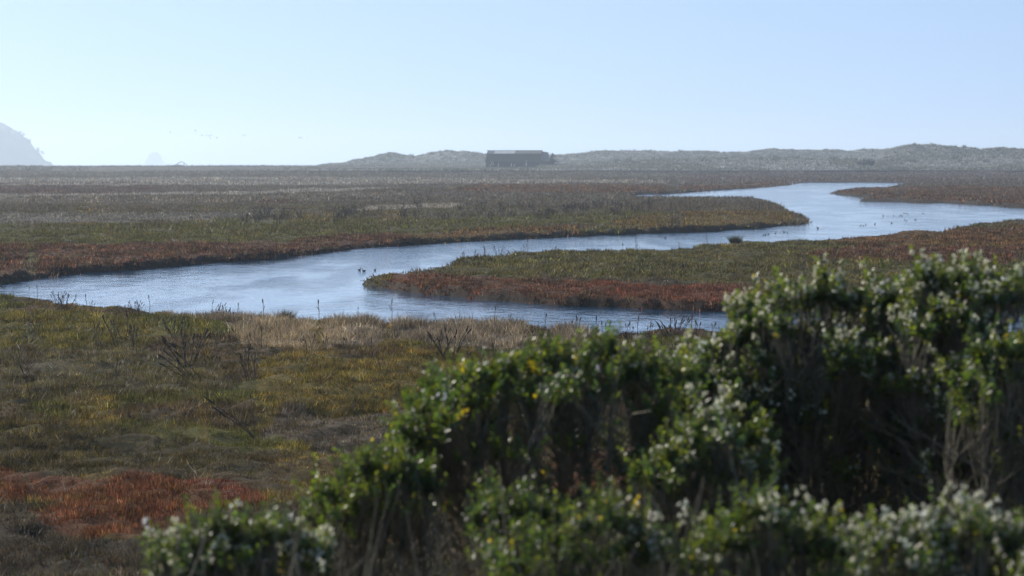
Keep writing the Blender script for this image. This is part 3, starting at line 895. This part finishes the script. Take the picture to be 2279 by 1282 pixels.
def weed(name, stems, h, spread, lean=(0, 0), seeds=True, r=.012):
    """stems fan from one base; each stem ends in a knobbly brown seed spike"""
    P, Rd, S, SR = [], [], [], []
    for _ in range(stems):
        a = random.random() * 6.28
        hh = h * random.uniform(.6, 1.08)
        dx, dy = lean[0] * hh + spread * math.cos(a) * random.random(), lean[1] * hh + spread * math.sin(a) * random.random()
        bx_, by_ = .12 * math.cos(a), .12 * math.sin(a)
        pts = [(bx_ + dx * t ** 1.25, by_ + dy * t ** 1.25, -.08 + hh * t) for t in (0, .3, .55, .8, 1)]
        pts = [(p[0] + random.gauss(0, .012), p[1] + random.gauss(0, .012), p[2]) for p in pts]
        P.append(pts); Rd.append([r, r * .9, r * .8, r * .65, r * .4])
        if seeds:
            p0, p1 = Vector(pts[-2]), Vector(pts[-1])
            q = [p0.lerp(p1, t) for t in (0, .25, .5, .75, 1.0)]
            S.append([tuple(x) for x in q]); SR.append([r * .5, r * random.uniform(1.4, 2.2), r * random.uniform(1.1, 2), r * random.uniform(1.2, 2.0), r * .4])
            for _k in range(random.randint(0, 2)):       # side branch
                t0 = random.uniform(.45, .75); b0 = Vector(pts[2]).lerp(Vector(pts[4]), (t0 - .45) / .55)
                aa = random.random() * 6.28; ln = hh * random.uniform(.12, .25)
                e = b0 + Vector((math.cos(aa) * ln * .6, math.sin(aa) * ln * .6, ln))
                P.append([tuple(b0.lerp(e, t)) for t in (0, .25, .5, .75, 1)]); Rd.append([r * .6] * 3 + [r * .8, r * .4])
    V, Fq = tubes(np.array(P + S), np.array(Rd + SR), 4)
    return np_mesh(name, V, Fq, M_stalk)


def copy_tree(o):
    c = o.copy(); COL.objects.link(c)
    for ch in o.children:
        d = ch.copy(); COL.objects.link(d); d.parent = c
    return c


WEEDS = [weed("dead_weed", 1, .85, .05), weed("dead_weed", 4, .9, .22), weed("dead_weed", 9, .8, .4), weed("dead_weed", 6, 1.0, .3, (-.35, .1)), weed("dead_weed", 13, .95, .55, (-.3, 0), r=.019), weed("dead_weed", 8, .8, .35, (.1, 0), r=.019)]
wused = set()


def plant(k, u_, v_, sc, label, group=None, rz=None, cat="weed"):
    px, py = ground_pt(u_, v_, .5)
    px, py = float(px), float(py)
    o = WEEDS[k] if k not in wused else copy_tree(WEEDS[k])
    wused.add(k)
    if 'group' in o: del o['group']
    z = float(land_z(np.array([px]), np.array([py]))[0])
    o.location = (px, py, z); o.scale = (sc,) * 3
    o.rotation_euler = (0, 0, random.random() * 6.28 if rz is None else rz)
    tag(o, label, cat, group)
    return o


# near bank, standing against the water
for (u_, v_, k_, sc) in [(5, 672, 1, 1), (34, 668, 0, .8), (62, 672, 0, .7), (88, 680, 0, .9), (130, 682, 2, .9), (145, 684, 2, .9), (165, 690, 0, .8), (192, 684, 0, .9), (205, 690, 1, .7),
                         (300, 690, 2, .8), (315, 692, 1, .9), (338, 690, 0, 1.0), (475, 705, 3, .7), (492, 706, 1, .8), (512, 712, 1, .9), (530, 700, 0, .8), (596, 705, 0, 1.1),
                         (708, 712, 0, 1.1), (650, 715, 1, .7), (865, 715, 0, 1.15), (795, 712, 0, .7), (970, 730, 0, .9), (1097, 722, 0, .9), (1135, 720, 1, .6), (1205, 735, 0, 1.0), (1275, 735, 1, 1.0),
                         (1340, 745, 3, .9), (1398, 742, 1, 1.0), (1412, 742, 0, 1.0), (1436, 745, 1, 1.0), (1490, 748, 2, 1.0), (1502, 750, 2, 1.0), (1528, 748, 0, 1.1), (1545, 752, 1, 1.0), (1590, 745, 1, .9)]:
    plant(k_, u_, v_, sc, "thin dark dead weed standing against the water on the near bank", "dead weeds along the near bank")
for (u_, v_, k_, sc) in [(80, 735, 2, .6), (215, 760, 1, 1.1), (270, 770, 3, 1.2), (285, 775, 1, 1.1), (300, 745, 1, .9), (385, 740, 2, .9), (398, 750, 2, .9), (436, 765, 2, .7), (455, 768, 1, .9), (520, 755, 1, .8),
                         (545, 765, 1, .8), (590, 770, 0, .9), (560, 840, 3, .9), (690, 768, 2, .7), (715, 770, 1, .8), (770, 775, 1, .7), (820, 790, 0, 1), (975, 790, 3, .9), (1110, 785, 1, .9), (855, 840, 3, .7),
                         (310, 800, 0, .9), (250, 840, 1, .8), (545, 800, 1, .8), (1195, 800, 1, .8), (1370, 785, 1, .9), (1420, 790, 2, .9)]:
    plant(k_, u_, v_, sc, "dark brown dead weed among the olive grass in front of the near bank", "dead weeds in the front marsh")
plant(2, 1000, 790, 1.25, "dense fan of dark upright stems above the middle shrub, tallest clump on the near bank")
plant(2, 415, 805, 1.35, "dark many stemmed weed clump in the left front marsh, below the bank")
W5 = weed("leaning_dead_stalk", 2, 1.0, .05, (-.28, .0)); WEEDS.append(W5)
plant(6, 76, 886, 1.0, "single stout dark dead stalk leaning left at the left edge", rz=0)
W6 = weed("fallen_dead_stalk", 2, .95, .08, (-1.25, .4)); WEEDS.append(W6)
plant(7, 588, 965, 1.1, "long bent dead stalk leaning far over to the left in the front marsh", rz=0)
W7 = weed("bent_dead_weed", 5, .75, .35, (-1.1, .3)); WEEDS.append(W7)
plant(8, 440, 838, 1.1, "sprawling dark dead weed bent over leftwards above the pale twigs", rz=0)
for (u_, v_, k_, sc) in [(1065, 580, 1, 1), (1085, 578, 1, 1.1), (1110, 575, 2, 1.0), (1165, 568, 1, 1.1), (1172, 568, 0, 1.2), (1232, 566, 1, .9), (1028, 586, 1, .8), (1418, 560, 1, 1.0), (1430, 600, 2, .9),
                         (1510, 560, 0, 1.0), (1572, 548, 0, 1.2), (1420, 555, 0, 1.2), (1850, 590, 3, 1.4), (1780, 600, 3, 1.0), (2020, 600, 1, 1.2), (2255, 590, 0, 1.3), (2268, 600, 1, 1.4), (2190, 610, 3, 1.2), (1912, 605, 1, .9)]:
    plant(k_, u_, v_, sc, "thin dead weed standing on the grassy middle peninsula", "dead weeds on the middle peninsula")
for j in range(64):
    u_ = random.uniform(540, 1460); v_ = random.uniform(474, 502) - (u_ - 540) * .02
    plant(random.choice([4, 4, 5, 5, 2]), u_, v_, random.uniform(.9, 1.5), "dark dead weed clump on the far bank left of the reeds", "dead weeds on the far bank")

# round rush tuft at the water's edge of the middle peninsula
px, py = [float(q) for q in ground_pt(1636, 541, .62)]
V, cc = blades(np.zeros(60), np.zeros(60), np.zeros(60), 22, .80, .035, .13, np.tile(np.array([.05, .062, .03]), (60, 1)), .72, .25)
o = np_mesh("rush_tuft", V, np.arange(len(V)).reshape(-1, 3), M_grass, cc)
o.location = (px, py, float(land_z(np.array([px]), np.array([py]))[0]))
o.scale = (.75,) * 3
tag(o, "round dark green rush tuft standing alone at the water's edge", "rush")
px, py = [float(q) for q in ground_pt(635, 706, .5)]
V, cc = blades(np.zeros(40), np.zeros(40), np.zeros(40), 22, .42, .018, .10, np.tile(np.array([.10, .092, .055]), (40, 1)), .8, .25)
o = np_mesh("rush_tuft", V, np.arange(len(V)).reshape(-1, 3), M_grass, cc)
o.location = (px, py, float(land_z(np.array([px]), np.array([py]))[0]))
tag(o, "grey green rush tuft on the near bank beside the water", "rush")
hb = at(1937, 368.5, 1302)
V, cc = blades(np.zeros(60), np.zeros(60), np.zeros(60), 10, 2.0, .5, 1.3, np.tile(np.array([.04, .045, .03]), (60, 1)), .5, .25)
o = np_mesh("dark_bush", V, np.arange(len(V)).reshape(-1, 3), M_grass, cc); o.location = (hb.x, 1302, hb.z - .2)
tag(o, "dark bush beside the tumbledown shed under the dunes", "bush")

# ------------------------------------------------------------------ coastal shrubs in front
M_leaf = leaf_mat("shrub_leaves", .52, .4, .5, (1.55, 1.6, .5))
M_twig = simple_mat("shrub_twigs", (.17, .145, .10), .8, .4, 20)
M_fluff = leaf_mat("seed_fluff_glints", .5, .8, .2)
M_stem = simple_mat("shrub_stems", (.10, .085, .062), .85, .4, 12)


def shrub(name, d, outline, leaf_bot, depth, n_sprig, fluff, label, seed, n_stem=40, hole=None):
    """An open woody bush: main stems fan up from the ground, twigs carry upright leafy sprigs, some tipped with white seed fluff doubling as leaf glints."""
    g = np.random.default_rng(seed)
    O = np.array(outline, float)
    a, b = ray(O[:, 0], O[:, 1])
    ox, oz = a * d, CAM_H + b * d
    x0, x1 = ox.min(), ox.max()
    cx_ = (x0 + x1) / 2
    gz = float(np.interp(d, SLOPE_Y, SLOPE_Z)) - .05
    zb = CAM_H + float(ray(0, leaf_bot)[1]) * d
    NLB = max(8, n_sprig // 7)
    lx = x0 + (x1 - x0) * (.03 + .94 * g.random(NLB))
    lq = np.clip(g.normal(0, .5, NLB), -1, 1)
    ltop = np.interp(lx, ox, oz)
    lt = np.where(g.random(NLB) < .45, g.random(NLB) ** 1.8, g.random(NLB) * 1.7)
    lr = (.05 + .075 * g.random(NLB)) * d / 17
    ltq = ltop - lq ** 2 * .22 * (ltop - zb) - lr * 1.05 - .10 * g.random(NLB)
    lz = ltq - lt * np.maximum(ltq - zb, .05)
    lfl = (g.random(NLB) < fluff * np.clip(1.35 - 1.3 * lt, .12, 1))
    # the traced outline itself always carries lobes, some of them long stray shoots
    ex = np.interp(np.linspace(0, 1, len(ox) * 2 - 1), np.linspace(0, 1, len(ox)), ox)[1:-1]
    m_ = len(ex)
    er = (.03 + .05 * g.random(m_)) * d / 17
    lx = np.append(lx, ex); lq = np.append(lq, g.normal(0, .15, m_)); lt = np.append(lt, np.zeros(m_)); lr = np.append(lr, er)
    lz = np.append(lz, np.interp(ex, ox, oz) - er * 1.0 - .10 * g.random(m_)); lfl = np.append(lfl, g.random(m_) < fluff)
    NLB += m_
    per = np.maximum(2, (g.integers(6, 15, NLB) * np.clip(1.15 - .62 * lt, .25, 1))).astype(int)
    li = np.repeat(np.arange(NLB), per)
    n = len(li)
    dv0 = g.normal(0, 1, (n, 3)); dv0 /= np.linalg.norm(dv0, axis=1, keepdims=True); dv0[:, 2] = np.abs(dv0[:, 2]) * 1.1 - .35
    dv0 *= (g.random(n) ** .5)[:, None]
    sx = lx[li] + dv0[:, 0] * lr[li]; sy = lq[li] * depth + dv0[:, 1] * lr[li]; sz = lz[li] + dv0[:, 2] * lr[li]
    q = lq[li]; t = lt[li]; flf = lfl[li]
    keep = np.ones(n, bool)
    if hole is not None:
        hx0, hz1 = [float(w) for w in (ray(hole[0], hole[1])[0] * d, CAM_H + ray(hole[0], hole[1])[1] * d)]
        hx1, hz0 = [float(w) for w in (ray(hole[2], hole[3])[0] * d, CAM_H + ray(hole[2], hole[3])[1] * d)]
        keep &= ~((sx > hx0) & (sx < hx1) & (sz > hz0) & (sz < hz1))
    sx, sy, sz, q, t, flf, dv0 = sx[keep], sy[keep], sz[keep], q[keep], t[keep], flf[keep], dv0[keep]
    n = len(sx)
    # shoot axis: up and outward
    ax = np.stack([dv0[:, 0] * .9 + g.normal(0, .3, n), dv0[:, 1] * .9 + g.normal(0, .28, n), .9 + .5 * g.random(n)], 1)
    ax /= np.linalg.norm(ax, axis=1, keepdims=True)
    ln = .06 + .20 * g.random(n) ** 2.2
    base = np.stack([sx, sy, sz], 1)
    tip = base + ax * ln[:, None]
    # leaves spiral up each shoot
    NL = 18
    N = n * NL
    tl = np.tile((np.arange(NL) + .5) / NL, n)
    ph = np.tile(np.arange(NL) * 2.4, n) + np.repeat(g.random(n) * 6.28, NL)
    A = np.repeat(ax, NL, 0)
    r1 = np.cross(A, np.array([0, 1.0, 0.])); r1 /= np.linalg.norm(r1, axis=1, keepdims=True)
    r2 = np.cross(A, r1)
    out = r1 * np.cos(ph)[:, None] + r2 * np.sin(ph)[:, None]
    up = .35 + .9 * tl + g.normal(0, .25, N)
    dr = out + A * up[:, None]; dr /= np.linalg.norm(dr, axis=1, keepdims=True)
    nrm = A - dr * np.sum(A * dr, axis=1, keepdims=True) + g.normal(0, .25, (N, 3))
    nrm -= dr * np.sum(nrm * dr, axis=1, keepdims=True); nrm /= np.linalg.norm(nrm, axis=1, keepdims=True) + 1e-9
    sd_ = np.cross(dr, nrm)
    Ll = (.020 + .026 * g.random(N)) * np.clip(1.15 - .35 * tl, .5, 1.2) * (d / 16)
    Wl = Ll * (.55 + .2 * g.random(N))
    p = np.repeat(base, NL, 0) + A * (tl * np.repeat(ln, NL))[:, None] + out * .004
    v0 = p; v2 = p + dr * Ll[:, None]; fold = nrm * (Wl * .22)[:, None]
    mid = p + dr * (Ll * .52)[:, None]
    v1 = mid + sd_ * (Wl / 2)[:, None] + fold; v3 = mid - sd_ * (Wl / 2)[:, None] + fold
    V = np.stack([v0, v1, v2, v3], 1).reshape(-1, 3)
    k = np.arange(N)[:, None] * 4
    Fc = np.concatenate([k + np.array([[0, 1, 2]]), k + np.array([[0, 2, 3]])], 0)
    pal = np.array([[.050, .082, .034], [.078, .112, .032], [.105, .135, .038], [.062, .098, .056], [.125, .145, .040]])
    sp = pal[g.integers(0, 5, n)] * np.exp(g.normal(0, .15, n))[:, None]
    ye = g.random(n) < .004
    sp[ye] = np.array([.42, .30, .03])
    lc = np.repeat(sp, NL, 0) * np.exp(g.normal(0, .18, N))[:, None]
    ye2 = g.random(N) < .012
    lc[ye2] = np.array([.40, .30, .04])
    root = empty(name, (cx_, d, gz))
    tag(root, label, "shrub", "coastal shrubs in the foreground")
    off = np.array([-cx_, 0, -gz])
    np_mesh("foliage", V + off, Fc, M_leaf, np.repeat(lc, 4, 0), parent=root)
    # twigs: from a point on a main stem to each shoot
    ns = n_stem
    mx = np.linspace(x0 + .08 * (x1 - x0), x1 - .08 * (x1 - x0), ns) + g.normal(0, .06, ns)
    my = g.normal(0, .4, ns) * depth
    mt = np.interp(mx, ox, oz) - .2 - .3 * g.random(ns)
    bx_ = cx_ + (mx - cx_) * .55 + g.normal(0, .08, ns); by_ = my * .35
    ks = np.linspace(0, 1, 7)
    P = np.stack([bx_[:, None] + (mx - bx_)[:, None] * ks ** 1.3, by_[:, None] + (my - by_)[:, None] * ks, gz + (mt - gz)[:, None] * ks], 2)
    P[:, 1:-1, :2] += g.normal(0, .035, (ns, 5, 2))
    Rd = np.repeat(((.008 + .009 * g.random(ns))[:, None]) * (1 - .72 * ks)[None, :], 1, 0)
    V1, F1 = tubes(P, Rd, 5)
    # nearest main stem for each shoot
    d2 = (sx[:, None] - mx[None]) ** 2 + .6 * (sy[:, None] - my[None]) ** 2
    im = np.argmin(d2 + g.random(d2.shape) * .02, 1)
    hz = np.clip((sz - .18 - .35 * g.random(n) - gz) / (mt[im] - gz), .12, .97)
    fi = hz * 6; i0 = np.clip(fi.astype(int), 0, 5); fr_ = (fi - i0)[:, None]
    st = P[im, i0] * (1 - fr_) + P[im, i0 + 1] * fr_
    k5 = np.linspace(0, 1, 5)[None, :, None]
    ctrl = (st + base) / 2 + np.array([0, 0, -.04]) + g.normal(0, .03, (n, 3))
    P2 = (1 - k5) ** 2 * st[:, None] + 2 * k5 * (1 - k5) * ctrl[:, None] + k5 ** 2 * tip[:, None]
    V2, F2 = tubes(P2, np.tile(np.array([.0052, .0046, .004, .003, .0015]), (n, 1)), 4)
    # bare side twigs in the shaded inside
    nb = n_stem * 50
    im = g.integers(0, ns, nb); fi = g.random(nb) * 5.6 + .2; i0 = fi.astype(int); fr_ = (fi - i0)[:, None]
    st = P[im, i0] * (1 - fr_) + P[im, i0 + 1] * fr_
    dirn = np.stack([g.normal(0, .5, nb), g.normal(0, .5, nb), .35 + .7 * g.random(nb)], 1) * (.22 + .35 * g.random(nb))[:, None]
    P3 = st[:, None] + dirn[:, None] * k5 + np.concatenate([np.zeros((nb, 1, 3)), g.normal(0, .018, (nb, 4, 3))], 1)
    lim = np.interp(P3[:, -1, 0], ox, oz) - .12
    okk = P3[:, -1, 2] < lim
    if hole is not None:
        okk &= ~((P3[:, -1, 0] > hx0) & (P3[:, -1, 2] > hz0))
    P3 = P3[okk]
    V3, F3 = tubes(P3, np.tile(np.array([.0055, .0048, .004, .003, .0015]), (len(P3), 1)), 4)
    np_mesh("stems", V1 + off, F1, M_stem, parent=root)
    np_mesh("twigs", np.concatenate([V2, V3]) + off, np.concatenate([F2, F3 + len(V2)]), M_twig, parent=root)
    # white seed fluff on the uppermost shoots, its white also painting leaf glints
    if fluff > 0:
        w = flf & (dv0[:, 2] > -.1) & (g.random(n) < .75)
        tp_, axx = tip[w], ax[w]
        m = len(tp_)
        NH = 4
        c = np.repeat(tp_, NH, 0) + g.normal(0, .014, (m * NH, 3)) - np.repeat(axx, NH, 0) * (g.random(m * NH) * .05)[:, None]
        NF = 9
        cc_ = np.repeat(c, NF, 0)
        dv = g.normal(0, 1, (len(cc_), 3)); dv /= np.linalg.norm(dv, axis=1, keepdims=True); dv[:, 2] += .3
        sv = np.cross(dv, g.normal(0, 1, (len(cc_), 3))); sv /= np.linalg.norm(sv, axis=1, keepdims=True) + 1e-9
        Lf = .018 * (.7 + .6 * g.random(len(cc_)))[:, None]
        Vf = np.stack([cc_ - sv * .0075, cc_ + sv * .0075, cc_ + dv * Lf], 1).reshape(-1, 3)
        colf = np.repeat(np.repeat(np.array([[.78, .75, .60]]) * np.exp(g.normal(0, .15, m))[:, None], NH * NF, 0), 3, 0)
        np_mesh("seed_heads_glints", Vf + off, np.arange(len(Vf)).reshape(-1, 3), M_fluff, np.clip(colf, 0, .85), parent=root)
    return root


NM = "coastal_shrub"
shrub(NM, 19.0, [(1470, 835), (1510, 812), (1560, 785), (1605, 764), (1642, 722), (1656, 680), (1680, 656), (1700, 664), (1750, 642), (1800, 636), (1828, 600), (1850, 642), (1900, 636), (1950, 642),
                 (2000, 640), (2040, 650)], 1090, .85, 1350, 1.1, "tall leafy shrub right of centre, its crown thick with white seed fluff and painted glints", 101, 60)
shrub(NM, 18.6, [(1930, 718), (1960, 668), (2000, 650), (2040, 628), (2058, 600), (2080, 626), (2112, 608), (2140, 630), (2172, 602), (2192, 630), (2230, 610), (2279, 614), (2340, 616), (2420, 688)],
      1080, .85, 1250, 1.15, "tallest shrub at the right edge, topped with white fluffy seed heads and painted glints", 102, 60, hole=(2200, 690, 2420, 762))
shrub(NM, 18.0, [(884, 1000), (892, 945), (930, 884), (990, 840), (1050, 820), (1090, 832), (1120, 790), (1142, 836), (1180, 802), (1212, 775), (1260, 785), (1300, 780), (1345, 745),
                 (1372, 788), (1410, 790), (1460, 800), (1510, 806), (1550, 850)], 1010, .75, 760, .22, "wide dark green shrub in the centre with bare stems below its leaves", 103, 26)
shrub(NM, 17.4, [(695, 1140), (712, 1085), (760, 1062), (800, 1042), (822, 1000), (850, 1020), (890, 1030), (940, 1060), (975, 1110)], 1175, .45, 190, 0,
      "small green shrub leaning off the left flank of the wide central one", 104, 12)
shrub(NM, 15.0, [(310, 1297), (350, 1244), (385, 1204), (450, 1182), (492, 1152), (520, 1147), (560, 1174), (605, 1162), (650, 1184), (690, 1198), (722, 1232), (740, 1292)], 1330, .45, 300, .6,
      "low white tipped shrub in front of the red pickleweed patch, leftmost of the shrubs", 105, 16)
shrub(NM, 15.5, [(1062, 1160), (1080, 1120), (1125, 1104), (1180, 1100), (1240, 1122), (1282, 1160)], 1200, .3, 80, 0, "little round shrub under the bare stems of the wide central one", 106, 8)
shrub(NM, 14.0, [(1085, 1260), (1130, 1216), (1200, 1200), (1280, 1152), (1340, 1136), (1400, 1160), (1440, 1182), (1462, 1250)], 1340, .4, 210, .25,
      "bright green low shrub at the bottom centre", 107, 14)
shrub(NM, 16.6, [(1420, 1060), (1450, 1022), (1500, 992), (1540, 950), (1562, 918), (1600, 902), (1650, 948), (1700, 962), (1730, 1030)], 1110, .4, 230, .35,
      "mid height green shrub in front of the tall shrub's dark stems", 108, 14)
shrub(NM, 14.0, [(1495, 1260), (1560, 1192), (1620, 1152), (1682, 1110), (1704, 1122), (1750, 1160), (1830, 1170), (1880, 1202), (1910, 1262)], 1340, .45, 260, .3,
      "low peaked shrub at the bottom, between the bottom centre and right corner ones", 109, 16)
shrub(NM, 13.4, [(1880, 1250), (1930, 1184), (1965, 1190), (2060, 1180), (2120, 1160), (2170, 1146), (2220, 1170), (2279, 1160), (2340, 1165), (2400, 1220)], 1350, .5, 330, .75,
      "low shrub filling the bottom right corner, frosted with white seed heads and painted glints", 110, 18)
shrub(NM, 17.2, [(2110, 870), (2180, 790), (2230, 768), (2290, 762), (2360, 766), (2420, 830)], 960, .4, 190, .3, "leafy shrub at the right edge just below the gap showing water", 111, 14)

# dead undergrowth on the slope below the shrubs
n = 2600
x = g_x = rng.random(n) * 8.5 - 1.9; y = 12.5 + rng.random(n) * 14
z = land_z(x, y)
P0 = np.stack([x, y, z], 1)
dirn = np.stack([rng.normal(0, .3, n), rng.normal(0, .3, n), .5 + .6 * rng.random(n)], 1)
top_lim = CAM_H - .118 * y - z
sc_ = np.clip(top_lim, .1, 1.6)[:, None] * (.5 + .5 * rng.random(n))[:, None]
k5 = np.linspace(0, 1, 5)[None, :, None]
P = P0[:, None] + (dirn * sc_)[:, None] * k5
P[:, 1:] += rng.normal(0, .03, (n, 4, 3))
V, Fq = tubes(P, np.tile(np.array([.007, .006, .005, .004, .002]), (n, 1)), 4)
o = np_mesh("undergrowth", V, Fq, M_twig)
tag(o, "tangle of dead grey brown twigs under the shrubs", "undergrowth", kind="stuff")

# ------------------------------------------------------------------ sun, sky, haze
SUN_EL, SUN_AZ = R(27), R(-42)      # azimuth measured from the view direction (+Y), negative = left
sd_dir = Vector((math.sin(SUN_AZ) * math.cos(SUN_EL), math.cos(SUN_AZ) * math.cos(SUN_EL), math.sin(SUN_EL)))
sl = bpy.data.lights.new("sun", 'SUN'); sl.energy = 4.4; sl.angle = R(0.5); sl.color = (1.0, .93, .82)
so = bpy.data.objects.new("sun", sl); COL.objects.link(so)
so.rotation_euler = (-sd_dir).to_track_quat('-Z', 'Y').to_euler()
so.location = (-40, 30, 60)

w = bpy.data.worlds.new("World"); scene.world = w; w.use_nodes = True
nt = w.node_tree
bg = nt.nodes["Background"]
sk = nt.nodes.new("ShaderNodeTexSky"); sk.sky_type = 'NISHITA'; sk.sun_disc = False
sk.sun_elevation = SUN_EL; sk.sun_rotation = SUN_AZ
sk.altitude = 0; sk.air_density = 1.0; sk.dust_density = 0.25; sk.ozone_density = 0.15
tc = nt.nodes.new("ShaderNodeTexCoord")
ma = nt.nodes.new("ShaderNodeVectorMath"); ma.operation = 'MULTIPLY_ADD'
ma.inputs[1].default_value = (1, 1, 1.3); ma.inputs[2].default_value = (0, 0, 0.40)
nm_ = nt.nodes.new("ShaderNodeVectorMath"); nm_.operation = 'NORMALIZE'
nt.links.new(tc.outputs["Generated"], ma.inputs[0]); nt.links.new(ma.outputs[0], nm_.inputs[0]); nt.links.new(nm_.outputs[0], sk.inputs["Vector"])
nt.links.new(sk.outputs[0], bg.inputs["Color"]); bg.inputs["Strength"].default_value = 0.15

HAZE = 1.7e-4
m = bpy.data.materials.new("haze"); m.use_nodes = True
nt = m.node_tree
nt.nodes.remove(nt.nodes["Principled BSDF"])
pv = nt.nodes.new("ShaderNodeVolumePrincipled")
pv.inputs["Color"].default_value = (.74, .87, 1.0, 1); pv.inputs["Density"].default_value = HAZE; pv.inputs["Anisotropy"].default_value = 0.42
nt.links.new(pv.outputs[0], nt.nodes["Material Output"].inputs["Volume"])
v, f = boxp(-8000, 8000, -400, 15500, -4.0, 135)
hz_ = poly_mesh("haze", v, f, m); tag(hz_, "thin pale sea haze lying over the marsh and coast", "haze", kind="stuff")

# ------------------------------------------------------------------ render settings
scene.view_settings.view_transform = 'Standard'; scene.view_settings.look = 'None'
scene.view_settings.exposure = 0.45; scene.view_settings.gamma = 1.0
cy = scene.cycles
cy.use_denoising = True; cy.use_adaptive_sampling = False
cy.max_bounces = 8; cy.diffuse_bounces = 3; cy.glossy_bounces = 3; cy.transmission_bounces = 4; cy.volume_bounces = 1; cy.transparent_max_bounces = 8
cy.caustics_reflective = False; cy.caustics_refractive = False
cy.sample_clamp_indirect = 6.0
